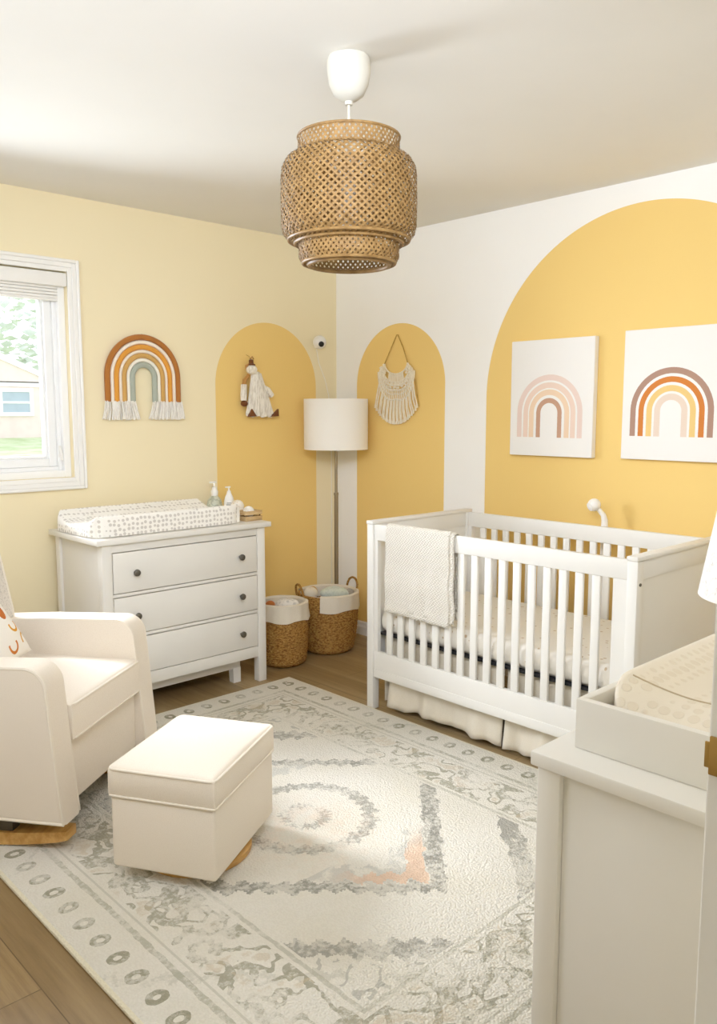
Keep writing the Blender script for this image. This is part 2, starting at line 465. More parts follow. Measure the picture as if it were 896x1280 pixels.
def tree(name, label, cx, cy, r, hgt):
    t = thing(name, label, 'tree', (cx, cy, .6))
    b = bm_new(); tube(b, [(cx, cy, .3), (cx + .1, cy, hgt * .32)], [.28, .2], 8); link('trunk', b, wood('bark', '#B5A998', '#9C9080'), t)
    b = bm_new(); rnd = random.Random(int(cx * 10))
    for k in range(1500):
        a = rnd.random() * 2 * pi; ph = rnd.random() * pi; rr = r * rnd.random() ** .35
        p = Vector((cx + rr * sin(ph) * cos(a), cy + rr * sin(ph) * sin(a) * .7, hgt + rr * cos(ph) * 1.15)); s = .28 + .3 * rnd.random()
        M = Matrix.Translation(p) @ Matrix.Rotation(rnd.random() * 6, 4, 'Z') @ Matrix.Rotation(rnd.random() * 3, 4, 'X')
        vs = [b.verts.new(M @ Vector(q)) for q in ((-s, 0, 0), (0, -s * .5, .05), (s, 0, 0), (0, s * .5, .05))]; b.faces.new(vs)
    link('crown', b, m_leaf, t, False)
M_ = Mat('leaf_green', '#C4CDBE', .9, .05); M_.mix(nsmooth(M_.noise(.8, 3), .4, .6), '#D6DCD0'); m_leaf = M_.done()  # leaf greens lightened to imitate haze
tree('leafy_tree', 'large leafy green tree rising behind the neighbouring house roof', hx(30, 46), 46, 8.5, 9.0)

# ------------------------------------------------------------------ rug
b = bm_new(); box(b, (-RHW, -RHL, 0), (RHW, RHL, .012), .005)
rug = link('area_rug', b, m_rug, None, True); rug.location = (RC[0], RC[1], .0005)
tag(rug, 'large distressed cream and grey persian style rug on wooden floor', 'rug')
RT = .0125

# ------------------------------------------------------------------ chests of drawers
def chest(root, L, D, Ht, ovx=.03, ovy=.018, plinth=True):
    """local frame: front at y=0 facing -y, back at y=D, x centred"""
    hx_ = L / 2; P = .048
    lk = lambda n, b, m=m_white, par=root, sm=True: link(n, b, m, par, sm, world=False)
    b = bm_new(); box(b, (-hx_ - ovx, -ovy, Ht - .026), (hx_ + ovx, D + .005, Ht), .004); lk('top', b)
    for sx in (-1, 1):
        for y0 in (0, D - .045):
            b = bm_new(); x0 = sx * hx_ - (P if sx > 0 else 0)
            box(b, (x0, y0, 0), (x0 + P, y0 + .045, Ht - .0265), .003); lk('leg', b)
        b = bm_new(); x0 = sx * (hx_ - .012)
        box(b, (min(x0, x0 - sx * .018), .0455, .13), (max(x0, x0 - sx * .018), D - .0455, Ht - .0268), .001); lk('side_panel', b)
    b = bm_new(); box(b, (-hx_ + .02, D - .03, .13), (hx_ - .02, D - .02, Ht - .0268)); lk('back_panel', b)
    # front frame rails
    zs = [(.195, .365), (.392, .562), (.572 + .012, .768)]
    zs = [(.1965, .3665), (.3895, .5645), (.5875, .7705)]
    b = bm_new()
    for z0, z1 in ((.135, .192), (.371, .385), (.569, .583), (.775, Ht - .0268)):
        box(b, (-hx_ + P, .004, z0), (hx_ - P, .03, z1), .001)
    lk('front_rail', b)
    b = bm_new(); box(b, (-hx_ + P, .045, .145), (hx_ - P, D - .06, .80)); lk('carcass', b, m_black if False else paint('shadow_gap', '#4B463C', .9))
    for z0, z1 in zs:
        b = bm_new(); box(b, (-hx_ + P + .0045, .001, z0), (hx_ - P - .0045, .04, z1), .0015); d = lk('drawer', b)
        for kx in (-.29, .29):
            b = bm_new(); lathe(b, [(0, -.030), (.010, -.030), (.0155, -.026), (.0165, -.020), (.013, -.013), (.006, -.009), (.006, .0), (0, .0)], 20)
            bmesh.ops.rotate(b, verts=b.verts, matrix=Matrix.Rotation(radians(-90), 3, 'X'))
            bmesh.ops.translate(b, verts=b.verts, vec=(kx * L / .895 * 1.0, 0.0, (z0 + z1) / 2 - .004))
            # after rotation the knob axis runs along y, protruding to -y
            k = lk('knob', b, m_dark, d)
    if plinth:
        b = bm_new(); box(b, (-hx_ + P, .075, .075), (hx_ - .115, .095, .150), .002)
        prism(b, [(hx_ - .162, .08), (hx_ - .115, .08), (hx_ - .115, 0), (hx_ - .158, 0)], .072, .112, 'y'); lk('plinth', b)
LCX = (-1.880 - .985) / 2
dresser = thing('chest_of_drawers', 'white three drawer chest with dark knobs against the cream wall', 'chest of drawers', (LCX, -.54, 0))
chest(dresser, .895, .485, .84)
RB = thing('chest_of_drawers', 'white chest in right foreground carrying a changing tray', 'chest of drawers', (-2.367 + .012 + .55, -3.140, 0), pi)
chest(RB, 1.10, .465, .82, .012, .008)

# ------------------------------------------------------------------ dotted contoured changing pad on the left chest
def contour_pad(b, x0, x1, y0, y1, z0, hs, hc, nu=40, nv=36, endrise=.0):
    def top(u, v):
        s = abs(v * 2 - 1); prof = hc + (hs - hc) * (max(0, s - .25) / .75) ** 1.7
        e = abs(u * 2 - 1); prof += endrise * max(0, (e - .7) / .3) ** 2
        return prof
    cx, cy = (x0 + x1) / 2, (y0 + y1) / 2
    def rounding(u, v):
        # superellipse mapping square->rounded rectangle
        a, c = u * 2 - 1, v * 2 - 1
        return a, c
    lay = []
    def P(u, v, lid):
        a, c = u * 2 - 1, v * 2 - 1
        m = max(abs(a), abs(c)); x = cx + a * (x1 - x0) / 2; y = cy + c * (y1 - y0) / 2
        # corner rounding
        k = .035 * (abs(a) ** 8) * (abs(c) ** 8); x -= math.copysign(k, a); y -= math.copysign(k, c)
        da = min(1, (1 - abs(a)) * (x1 - x0) / 2 / .022); dc = min(1, (1 - abs(c)) * (y1 - y0) / 2 / .022)
        d = min(da, dc); rr = sqrt(max(0, 1 - (1 - d) ** 2))
        if lid: return (x, y, z0 + (top(u, v)) * (.45 + .55 * rr))
        return (x, y, z0 + .004 * (1 - d))
    def warp(t): # denser near both ends
        return .5 - .5 * cos(pi * t) if True else t
    A = grid(b, nu, nv, lambda u, v: P(warp(u), warp(v), True))
    B = grid(b, nu, nv, lambda u, v: P(warp(u), warp(v), False))
    per = lambda G: [G[i][0] for i in range(nu)] + [G[nu][j] for j in range(nv)] + [G[i][nv] for i in range(nu, 0, -1)] + [G[0][j] for j in range(nv, 0, -1)]
    pa, pb = per(A), per(B); n = len(pa)
    for i in range(n): b.faces.new((pa[i], pa[(i+1) % n], pb[(i+1) % n], pb[i]))
b = bm_new(); contour_pad(b, -1.905, -1.085, -.520, -.085, .8405, .108, .05)
tag(link('changing_pad', b, m_paddot, None, True, angle=60), 'grey dotted contoured changing pad on the three drawer chest', 'changing pad')

# toiletries beside the pad
Z1 = .8405
def pump_head(b, c, z, s=1.0):
    lathe(b, [(0, z), (.014*s, z), (.014*s, z + .012*s), (.006*s, z + .016*s), (.005*s, z + .036*s), (0, z + .036*s)], 14, (c[0], c[1], 0))
    box(b, (c[0] - .030*s, c[1] - .008*s, z + .036*s), (c[0] + .012*s, c[1] + .008*s, z + .046*s), .003)
c = (-.985, -.085)
t = thing('soap_dispenser', 'squat sage green soap dispenser with white pump top beside changing pad', 'soap dispenser', (c[0], c[1], Z1))
M_ = Mat('marbled_sage_bottle', '#C9CBB6', .35, .4); x, y, z = M_.xyz(); M_.mix(band(M_.noise(30, 2), .45, .55) * .6, '#8F957E'); m_sage = M_.done()
b = bm_new(); lathe(b, [(0, 0), (.038, 0), (.045, .01), (.045, .05), (.036, .078), (.022, .095), (.017, .10), (0, .10)], 28, (*c, Z1)); link('bottle', b, m_sage, t)
b = bm_new(); lathe(b, [(0, .10), (.019, .10), (.020, .125), (.013, .138), (0, .138)], 20, (*c, Z1)); pump_head(b, c, Z1 + .136, .95); link('pump', b, m_whitepl, t)
c = (-.968, -.20)
t = thing('lotion_bottle', 'slim white pump lotion bottle with grey label on the chest', 'lotion bottle', (c[0], c[1], Z1))
b = bm_new(); lathe(b, [(0, 0), (.026, 0), (.029, .006), (.029, .07), (.022, .10), (.013, .118), (.012, .124), (0, .124)], 24, (*c, Z1)); link('bottle', b, m_whitepl, t)
b = bm_new(); pump_head(b, c, Z1 + .124, .75); link('pump', b, m_whitepl, t)
b = bm_new()
for zz_, hh, a0, a1 in ((.070, .004, -2.6, -1.6), (.060, .006, -2.7, -1.4), (.047, .005, -2.6, -1.5), (.034, .008, -2.5, -1.9)):
    for k in range(8):
        aa = a0 + (a1 - a0) * k / 8; ab = a0 + (a1 - a0) * (k + 1) / 8; R_ = .0294
        vs = [b.verts.new((c[0] + R_ * cos(q), c[1] + R_ * sin(q), Z1 + w)) for q, w in ((aa, zz_ - hh/2), (ab, zz_ - hh/2), (ab, zz_ + hh/2), (aa, zz_ + hh/2))]; b.faces.new(vs)
link('label', b, paint('grey_print', '#8C8C88', .6), t, False)
c = (-.985, -.30)
t = thing('trinket_jar', 'small round cream jar with floral lid on the chest', 'jar', (c[0], c[1], Z1))
M_ = Mat('floral_cream_ceramic', '#F2EADA', .4, .4); d, _ = M_.voronoi(55, .8); M_.mix(nsmooth(d, .28, .2) * .7, '#D9B98A'); m_floral = M_.done()
b = bm_new(); lathe(b, [(0, 0), (.026, 0), (.038, .02), (.040, .04), (.034, .055), (0, .055)], 24, (*c, Z1)); link('jar_body', b, m_floral, t)
b = bm_new(); lathe(b, [(.036, .0555), (.037, .062), (.03, .08), (.016, .091), (0, .094)], 24, (*c, Z1)); link('lid', b, m_floral, t)
t = thing('wooden_crate', 'tiny slatted wooden box at the front corner of the chest', 'box', (-1.005, -.44, Z1))
m_slat = wood('pale_slat_wood', '#D8B988', '#B08A54', (6, 40, 40))
X0, X1, Y0, Y1 = -1.058, -.956, -.482, -.398
b = bm_new(); box(b, (X0, Y0, Z1), (X1, Y1, Z1 + .006)); link('bottom', b, m_slat, t, False)
for z0, z1 in ((.002, .024), (.032, .052)):
    b = bm_new()
    box(b, (X0, Y0, Z1 + z0), (X1, Y0 + .006, Z1 + z1), .001); box(b, (X0, Y1 - .006, Z1 + z0), (X1, Y1, Z1 + z1), .001)
    box(b, (X0, Y0 + .006, Z1 + z0), (X0 + .006, Y1 - .006, Z1 + z1), .001); box(b, (X1 - .006, Y0 + .006, Z1 + z0), (X1, Y1 - .006, Z1 + z1), .001)
    link('slat', b, m_slat, t, False)
m_stain = paint('dark_stain', '#6B4A28', .7)
for x_ in (X0 + .0065, X1 - .0125):
    for y_ in (Y0 + .0065, Y1 - .0125):
        b = bm_new(); box(b, (x_, y_, Z1 + .006), (x_ + .006, y_ + .006, Z1 + .05)); link('corner_post', b, m_stain, t, False)
b = bm_new(); ball(b, (-1.012, -.44, Z1 + .044), .030); tag(link('cotton_ball', b, m_fringe), 'white cotton ball in the tiny slatted box', 'cotton ball')

# ------------------------------------------------------------------ rope rainbow hanging on the cream wall
rcx, rzc, rz0, ry = -1.361, 1.577, 1.452, -.020
t = thing('rope_rainbow', 'rope rainbow wall hanging with white tassels beside the window', 'wall hanging', (rcx, -.004, rz0))
for R_, r_, cc, nm in ((.2016, .0148, '#A9682E', 'brown rope'), (.1765, .0098, '#F3E6D2', 'white rope'), (.153, .0136, '#DB9338', 'orange rope'), (.131, .0082, '#F3E6D2', 'white rope'),
                   (.110, .0132, '#C89A54', 'tan rope'), (.0875, .0095, '#F4EEDC', 'white rope'), (.0635, .0143, '#A6AC9C', 'sage grey rope')):
    pts = [(rcx - R_, ry, rz0 + (rzc - rz0) * k / 6) for k in range(6)] + [(rcx - R_ * cos(pi * k / 32), ry, rzc + R_ * 1.02 * sin(pi * k / 32)) for k in range(33)] + [(rcx + R_, ry, rzc - (rzc - rz0) * k / 6) for k in range(1, 7)]
    b = bm_new(); tube(b, pts, r_, 12)
    o = link('rope', b, cloth('rope_' + nm.replace(' ', '_'), cc, .9, 350, .5), t); o['label'] = nm
for sgn in (-1, 1):
    b = bm_new(); rnd = random.Random(3)
    for k in range(60):
        f = k / 59; xt = rcx + sgn * (.055 + .160 * f) + rnd.uniform(-.003, .003); yt = ry + rnd.uniform(-.013, .013)
        xb = rcx + sgn * (.028 + .205 * f) + rnd.uniform(-.004, .004); zb = 1.362 + rnd.uniform(-.004, .006)
        tube(b, [(xt, yt, rz0 + .004), (xt * .6 + xb * .4, yt - .003, (rz0 + zb) / 2), (xb, yt, zb)], [.0032, .004, .0042], 5)
    link('tassel_fringe', b, m_fringe, t)
b = bm_new(); tube(b, [(rcx - .004, -.02, 1.786), (rcx, -.014, 1.800), (rcx + .004, -.02, 1.786)], .0012, 6); link('hanging_loop', b, m_jute, t)

# ------------------------------------------------------------------ hanging animal doll
dc = (-.645, -.006)
t = thing('hanging_doll', 'small white shaggy animal doll with brown hooves hanging in left arch', 'doll', (dc[0], -.004, 1.36))
m_tan = cloth('tan_felt', '#B98344', .9, 300, .3); m_brown = cloth('dark_brown_felt', '#6A3C1C', .9, 300, .3); m_rag = fringe_mat('white_ragged_cloth', '#EFE8DA', '#BDB19C')
b = bm_new(); rnd = random.Random(5)
grid(b, 16, 14, lambda u, v: (dc[0] - .01 + (u - .5) * (.06 + .12 * v) + .025 * v, -.035 + .012 * cos(u * 24) * v - .02 * sin(pi * u), 1.625 - .245 * v - .012 * abs(sin(u * 9)) * v))
for k in range(34):
    u = k / 33; xt = dc[0] - .035 + u * .055; xb = dc[0] - .085 + u * .20
    tube(b, [(xt, -.04 - .012 * sin(pi * u), 1.62), ((xt + xb) / 2 + rnd.uniform(-.006, .006), -.045 - .016 * sin(pi * u), 1.50), (xb, -.04 - .01 * sin(pi * u), 1.372 + rnd.uniform(0, .02))], [.005, .0055, .004], 5)
link('ragged_dress', b, m_rag, t)
b = bm_new(); ball(b, (dc[0] - .045, -.045, 1.640), .034, 1.0, .8, .85); ball(b, (dc[0] - .062, -.058, 1.628), .018, 1.1, 1, .8); ball(b, (dc[0] - .015, -.045, 1.622), .02, 1.3, .8, .5); link('head', b, m_rag, t)
b = bm_new(); lathe(b, [(0, 0), (.024, 0), (.024, .006), (.014, .010), (.013, .03), (0, .036)], 14, (dc[0] - .048, -.045, 1.664)); link('hat', b, m_brown, t)
b = bm_new(); tube(b, [(dc[0] - .055, -.045, 1.675), (dc[0] - .085, -.045, 1.66), (dc[0] - .09, -.045, 1.64)], [.004, .007, .003], 6); tube(b, [(dc[0] - .055, -.045, 1.70), (dc[0] - .04, -.045, 1.713), (dc[0] - .03, -.045, 1.70)], .004, 6); link('ear', b, m_tan, t)
b = bm_new(); tube(b, [(dc[0] - .055, -.03, 1.61), (dc[0] - .085, -.03, 1.58), (dc[0] - .092, -.03, 1.545)], [.010, .012, .012], 8); link('arm', b, m_tan, t)
b = bm_new(); tube(b, [(dc[0] - .092, -.032, 1.555), (dc[0] - .096, -.034, 1.50), (dc[0] - .096, -.034, 1.465)], [.017, .019, .018], 10); link('sleeve', b, m_rag, t)
b = bm_new(); ball(b, (dc[0] - .094, -.036, 1.448), .023, 1, .8, .8, 2); link('hoof', b, m_brown, t)
b = bm_new(); tube(b, [(dc[0] + .0, -.03, 1.61), (dc[0] + .03, -.03, 1.59), (dc[0] + .04, -.03, 1.55)], [.009, .012, .010], 8); link('arm', b, m_tan, t)
b = bm_new(); tube(b, [(dc[0] + .035, -.04, 1.55), (dc[0] + .065, -.045, 1.525), (dc[0] + .10, -.04, 1.495)], [.010, .020, .016], 10); link('sleeve', b, m_rag, t)
b = bm_new(); tube(b, [(dc[0] + .055, -.03, 1.52), (dc[0] + .068, -.03, 1.48), (dc[0] + .078, -.03, 1.447)], [.006, .010, .012], 8); link('tail', b, m_tan, t)
for fx, dx in ((-.055, -.02), (.105, .01)):
    b = bm_new(); prism(b, [(dc[0] + fx - .025, 1.372), (dc[0] + fx + .032, 1.376), (dc[0] + fx + .020 + dx, 1.418)], -.062, -.040, 'y', .004); link('hoof', b, m_brown, t)
b = bm_new(); tube(b, [(dc[0] - .048, -.045, 1.69), (dc[0] - .05, -.03, 1.715), (dc[0] - .052, -.004, 1.725)], .0015, 6); link('hanging_cord', b, m_jute, t)

# ------------------------------------------------------------------ corner security camera
t = thing('security_camera', 'small round white camera with black lens near room corner', 'camera', (-.175, -.001, 1.82))
b = bm_new(); vs = ball(b, (-.178, -.045, 1.823), .041); link('housing', b, m_whitepl, t)
b = bm_new()
dv = Vector((-.45, -1, -.42)).normalized()
lathe(b, [(0, .0455), (.014, .0445), (.017, .042), (.017, .030), (0, .030)], 24)
rot = dv.to_track_quat('Z', 'Y').to_matrix(); bmesh.ops.rotate(b, verts=b.verts, matrix=rot); bmesh.ops.translate(b, verts=b.verts, vec=(-.178, -.045, 1.823)); link('lens', b, m_black, t)
b = bm_new(); tube(b, [(-.172, -.001, 1.80), (-.172, -.016, 1.795), (-.17, -.02, 1.82)], .012, 10); link('mount', b, m_whitepl, t)
b = bm_new(); tube(b, [(-.17, -.006, 1.785), (-.15, -.005, 1.70), (-.10, -.005, 1.60), (-.07, -.005, 1.50), (-.05, -.005, 1.2), (-.05, -.005, .3)], .002, 6); link('cable', b, m_whitepl, t)

# ------------------------------------------------------------------ macrame hanging in the right arch
my, mz = -.537, 1.682
t = thing('macrame_hanging', 'cream macrame wall hanging with fringe on a cord in right arch', 'wall hanging', (-.004, my, 1.35))
MX = -.016
def arcp(fr, n=40, x=MX):   # fr 0..1 from inner to outer swag
    ay = .092 + .052 * fr; az = .062 + .145 * fr
    return [(x, my + ay * cos(pi * k / n) , mz - az * sin(pi * k / n) - .045 * fr * abs(cos(pi * k / n))) for k in range(n + 1)]
b = bm_new()
for fr, r_ in ((0, .005), (.32, .005), (.44, .007), (.62, .006), (.78, .004), (1.0, .006)):
    tube(b, arcp(fr), r_, 7)
rnd = random.Random(4)
for fr in (.10, .2, .38, .52):
    A = arcp(fr, 24)
    for k in range(len(A)):
        if fr < .35 and 4 < k < 20: continue
        p = A[k]; ball(b, (p[0] - .004 + rnd.uniform(-.003, .003), p[1] + rnd.uniform(-.004, .004), p[2] + rnd.uniform(-.003, .003)), .0070, 1, 1, 1, 1)
A0, A1 = arcp(.62, 26), arcp(1.0, 26); Ai, Aj = arcp(0, 26), arcp(.34, 26)
for k in range(1, 26): tube(b, [A0[k], A1[k]], .0040, 6)
for k in range(8, 19): tube(b, [Ai[k], Aj[k]], .004, 6)
link('knotted_collar', b, m_macrame, t)
b = bm_new()
A1 = arcp(1.0, 60)
nF = 24
for k in range(nF):
    s = -1 + 2 * (k + .5) / nF; i = int(round(30 - 30 * (2 / pi) * math.asin(max(-1, min(1, s))))) if True else 0
    y_ = my + .144 * s; top = A1[max(0, min(60, int(round(60 * math.acos(max(-1, min(1, s))) / pi))))][2]
    yb = my + .178 * s; zb = 1.328 + .105 * abs(s) ** 2.2
    x_ = MX - .003 + .004 * (k % 2)
    tube(b, [(x_, y_, top), (x_ - .002, (y_ + yb) / 2 + .002, (top + zb) / 2), (x_, yb, zb + .018)], .0042, 6)
    tube(b, [(x_, yb, zb + .022), (x_, yb, zb + .014), (x_, yb, zb)], [.0045, .0065, .0070], 6)
link('fringe', b, m_macrame, t)
b = bm_new(); tube(b, [(MX, my + .093, mz), (MX + .008, my + .05, mz + .085), (-.006, my + .004, 1.846), (-.006, my - .004, 1.846), (MX + .008, my - .05, mz + .085), (MX, my - .093, mz)], .0032, 7)
tube(b, [(MX, my - .093, mz), (MX + .004, my - .135, mz - .06), (MX + .004, my - .155, mz - .13), (MX + .004, my - .178, mz - .25)], .0035, 7)
link('hanging_cord', b, m_jute, t)

# ------------------------------------------------------------------ rainbow canvases
def canvas(y0, y1, z0, z1, base, cy, bands, zc, label, nm):
    t = thing('picture_canvas', label, 'picture', (-.002, cy, base), 0, 'rainbow canvases above the crib')
    b = bm_new(); box(b, (-.036, y0, z0), (-.002, y1, z1), .003)
    o = link('canvas', b, art_mat(nm, bands, zc, 1), t, False)
s1 = .187 / 115; s2 = .190 / 145
canvas(-1.845, -1.372, 1.183, 1.753, 1.275, -1.602, [(98*s1, 115*s1, '#E6CDBE'), (75*s1, 92*s1, '#E9CDB8'), (54*s1, 71*s1, '#EACBA8'), (30*s1, 45*s1, '#BE9276')], .120,
       'white canvas with pale peach rainbow print, left one above crib', 'peach_rainbow_art')
canvas(-2.470, -1.995, 1.187, 1.765, 1.292, -2.225, [(125*s2, 145*s2, '#A8836F'), (96*s2, 115*s2, '#CF7834'), (66*s2, 86*s2, '#E9C377'), (37*s2, 58*s2, '#E4CEB8')], .112,
       'white canvas with bold brown and orange rainbow print, right one above crib', 'bold_rainbow_art')

# ------------------------------------------------------------------ pendant lamp
pc = (-1.793, -2.054)
pend = thing('pendant_lamp', 'tiered woven bamboo pendant lamp hanging from the ceiling', 'pendant lamp', (pc[0], pc[1], H - .001))
b = bm_new(); lathe(b, [(0, H - .001), (.060, H - .001), (.0635, H - .012), (.063, H - .045), (.058, H - .075), (.045, H - .103), (.025, H - .118), (.012, H - .122), (.011, H - .132), (0, H - .132)], 36, (*pc, 0)); m_rose = paint('matt_cream_plastic', '#D2CCBC', .7, .15); link('ceiling_rose', b, m_rose, pend)
b = bm_new(); tube(b, [(pc[0], pc[1], H - .125), (pc[0], pc[1], 2.09)], .004, 8); link('cord', b, m_rose, pend)
b = bm_new(); lathe(b, [(0, 2.10), (.018, 2.10), (.022, 2.09), (.022, 2.04), (0, 2.04)], 20, (*pc, 0)); link('socket', b, m_whitepl, pend)
M_ = Mat('frosted_bulb', '#F7F3E8', .4, .4); b = bm_new(); lathe(b, [(0, 2.039), (.014, 2.039), (.017, 2.02), (.03, 1.99), (.032, 1.97), (.022, 1.945), (0, 1.935)], 20, (*pc, 0)); link('bulb', b, M_.done(), pend)
PROF = [(.150, 2.200), (.150, 2.155), (.158, 2.149), (.185, 2.135), (.198, 2.112), (.201, 2.09), (.202, 2.02), (.201, 1.945), (.196, 1.925), (.178, 1.905), (.155, 1.897), (.150, 1.892), (.150, 1.858), (.142, 1.845), (.118, 1.838)]
def resample(pr, n):
    L = [0]
    for a, c in zip(pr, pr[1:]): L.append(L[-1] + hypot(a[0]-c[0], a[1]-c[1]))
    out = []
    for k in range(n + 1):
        d = L[-1] * k / n; i = max(j for j in range(len(L)) if L[j] <= d + 1e-9); i = min(i, len(pr) - 2)
        f = (d - L[i]) / (L[i+1] - L[i]); out.append((pr[i][0] + f*(pr[i+1][0]-pr[i][0]), pr[i][1] + f*(pr[i+1][1]-pr[i][1])))
    return out, L[-1]
PP, PL = resample(PROF, 88)
def weave(b, PP, n, w, turn, dr):
    for d in (-1, 1):
        for k in range(n):
            a0 = 2 * pi * k / n; prev = None
            for i, (r, z) in enumerate(PP):
                th = a0 + d * turn * i / (len(PP) - 1)
                off = dr * d * (1 if (i // 2 + k) % 2 else -1)
                hw = w / 2 / r
                pr_ = [Vector((pc[0] + (r + off) * cos(th + s * hw), pc[1] + (r + off) * sin(th + s * hw), z + .0012 * d)) for s in (-1, 1)]
                cur = [b.verts.new(p) for p in pr_]
                if prev: b.faces.new((prev[0], prev[1], cur[1], cur[0]))
                prev = cur
b = bm_new(); weave(b, PP, 60, .0088, 2.35, .0008); link('woven_shade', b, m_bamboo, pend, False)
# inner liner layer, seen through the weave
LIN = [(.148, 2.155), (.17, 2.12), (.183, 2.08), (.184, 1.96), (.165, 1.915), (.140, 1.90)]
PP2, _ = resample(LIN, 56)
b = bm_new(); weave(b, PP2, 44, .0092, -1.7, .0008); link('inner_liner', b, m_bamboo, pend, False)
for r, z, w in ((.150, 2.200, .004), (.152, 2.152, .0025), (.160, 1.899, .006), (.180, 1.908, .005), (.120, 1.838, .007), (.138, 1.842, .005)):
    b = bm_new(); tube(b, [(pc[0] + r * cos(2*pi*k/64), pc[1] + r * sin(2*pi*k/64), z) for k in range(64)], w, 8, True); link('rim', b, m_bamboo_rim, pend)
b = bm_new()
for a in (0.4, 0.4 + 2*pi/3, 0.4 + 4*pi/3): tube(b, [(pc[0] + .02*cos(a), pc[1] + .02*sin(a), 2.10), (pc[0] + .15*cos(a), pc[1] + .15*sin(a), 2.196)], .002, 6)
link('spider', b, m_whitepl, pend)

# ------------------------------------------------------------------ floor lamp in the corner
lx, ly = -.205, -.222
t = thing('floor_lamp', 'nickel floor lamp with white drum shade in the room corner', 'floor lamp', (lx, ly, 0))
b = bm_new(); lathe(b, [(0, 0), (.115, 0), (.118, .006), (.115, .018), (.02, .022), (0, .022)], 40, (-.137, -.150, 0)); link('base', b, m_dark, t)
b = bm_new(); tube(b, [(lx, ly, .02), (lx, ly, .90)], .0125, 14); tube(b, [(lx, ly, .90), (lx, ly, .915)], .0145, 14); tube(b, [(lx, ly, .915), (lx, ly, 1.27)], .0085, 14); link('pole', b, m_steel, t)
b = bm_new(); lathe(b, [(.190, 1.477), (.192, 1.477), (.192, 1.178), (.190, 1.178)], 56, (lx, ly, 0), True); link('shade', b, m_shade, t)
b = bm_new()
for a in (0, 2*pi/3, 4*pi/3): tube(b, [(lx, ly, 1.26), (lx + .19*cos(a), ly + .19*sin(a), 1.27)], .0025, 6)
lathe(b, [(0, 1.25), (.016, 1.25), (.016, 1.31), (0, 1.31)], 14, (lx, ly, 0)); link('shade_fitter', b, m_steel, t)
b = bm_new(); lathe(b, [(0, 1.311), (.014, 1.311), (.03, 1.36), (.026, 1.39), (0, 1.40)], 16, (lx, ly, 0)); link('bulb', b, m_whitepl, t)

# ------------------------------------------------------------------ wicker baskets
def basket(name, label, c, r0, r1, hgt, cuff, handles, flap=None):
    t = thing(name, label, 'basket', (c[0], c[1], 0), 0, 'wicker baskets in the corner')
    b = bm_new(); seg = 132; rows = int(hgt / .0125); pr = []
    G = []
    nz_ = rows * 4
    for j in range(nz_ + 1):
        z = hgt * j / nz_; f = j / nz_; base = r0 + (r1 - r0) * f + .012 * sin(pi * f)
        if f < .08: base -= .02 * (1 - f / .08) ** 2
        row = j // 4; ring_ = []
        for k in range(seg):
            th = 2*pi*k/seg
            rr = base + .0035 * abs(sin(pi * (j % 4) / 4)) * (.6 + .4 * cos(22 * th + (row % 2) * pi))
            ring_.append(b.verts.new((c[0] + rr*cos(th), c[1] + rr*sin(th), .002 + z)))
        G.append(ring_)
    for j in range(nz_):
        for k in range(seg): b.faces.new((G[j][k], G[j][(k+1) % seg], G[j+1][(k+1) % seg], G[j+1][k]))
    b.faces.new(G[0][::-1])
    # inner wall
    I = [[b.verts.new((c[0] + (rr - .012)*cos(2*pi*k/seg), c[1] + (rr - .012)*sin(2*pi*k/seg), z)) for k in range(seg)] for rr, z in ((r1, hgt + .002), (r0 + .6*(r1-r0), hgt * .45))]
    for k in range(seg): b.faces.new((G[-1][k], G[-1][(k+1) % seg], I[0][(k+1) % seg], I[0][k])); b.faces.new((I[0][k], I[0][(k+1) % seg], I[1][(k+1) % seg], I[1][k]))
    b.faces.new(I[1])
    link('woven_body', b, m_wicker, t, True, angle=80)
    # folded fabric liner cuff
    b = bm_new(); a0, a1 = flap or (0, 2 * pi)
    n = 80
    def cf(u, v):
        th = a0 + (a1 - a0) * u; wob = .0025 * sin(th * 13 + v * 3)
        path = [(r1 - .016, hgt - .06), (r1 - .014, hgt), (r1 - .004, hgt + .010), (r1 + .009, hgt + .004), (r1 + .013 - .1*cuff*.25, hgt - cuff * .5), (r1 + .015 - (r1 - r0) * cuff / hgt + .004, hgt - cuff - .006 * sin(th * 5))]
        x_ = v * 5; i = min(4, int(x_)); f = x_ - i
        rr = path[i][0] + f*(path[i+1][0]-path[i][0]) + wob * (1 if v > .5 else .3); z = path[i][1] + f*(path[i+1][1]-path[i][1])
        return (c[0] + rr*cos(th), c[1] + rr*sin(th), z + .002)
    grid(b, n, 20, cf); link('liner', b, m_cream_fab, t)
    if flap:   # inside lining continues all the way round
        b = bm_new(); grid(b, 60, 3, lambda u, v: (c[0] + (r1 - .0135 - .003*v)*cos(2*pi*u), c[1] + (r1 - .0135 - .003*v)*sin(2*pi*u), hgt + .004 - .10*v)); link('lining', b, m_cream_fab, t)
    for th, tilt in handles:
        b = bm_new(); cx_, cy_ = c[0] + (r1 + .006)*cos(th), c[1] + (r1 + .006)*sin(th); tx, ty = -sin(th), cos(th)
        pts = []
        for k in range(19):
            a = pi * (k / 18) * 1.25 - .125 * pi
            pts.append((cx_ + tx*.048*cos(a) + cos(th)*tilt*sin(a)*.03, cy_ + ty*.048*cos(a) + sin(th)*tilt*sin(a)*.03, hgt + .012 + .052*sin(a)))
        tube(b, pts, .0065, 8)
        pts2 = [(p[0] + .004*cos(k*1.6), p[1] + .004*sin(k*1.6), p[2] + .003) for k, p in enumerate(pts)]; tube(b, pts2, .004, 6)
        link('handle', b, m_wicker, t)
BB = (-.375, -.335); SB = (-.735, -.360)
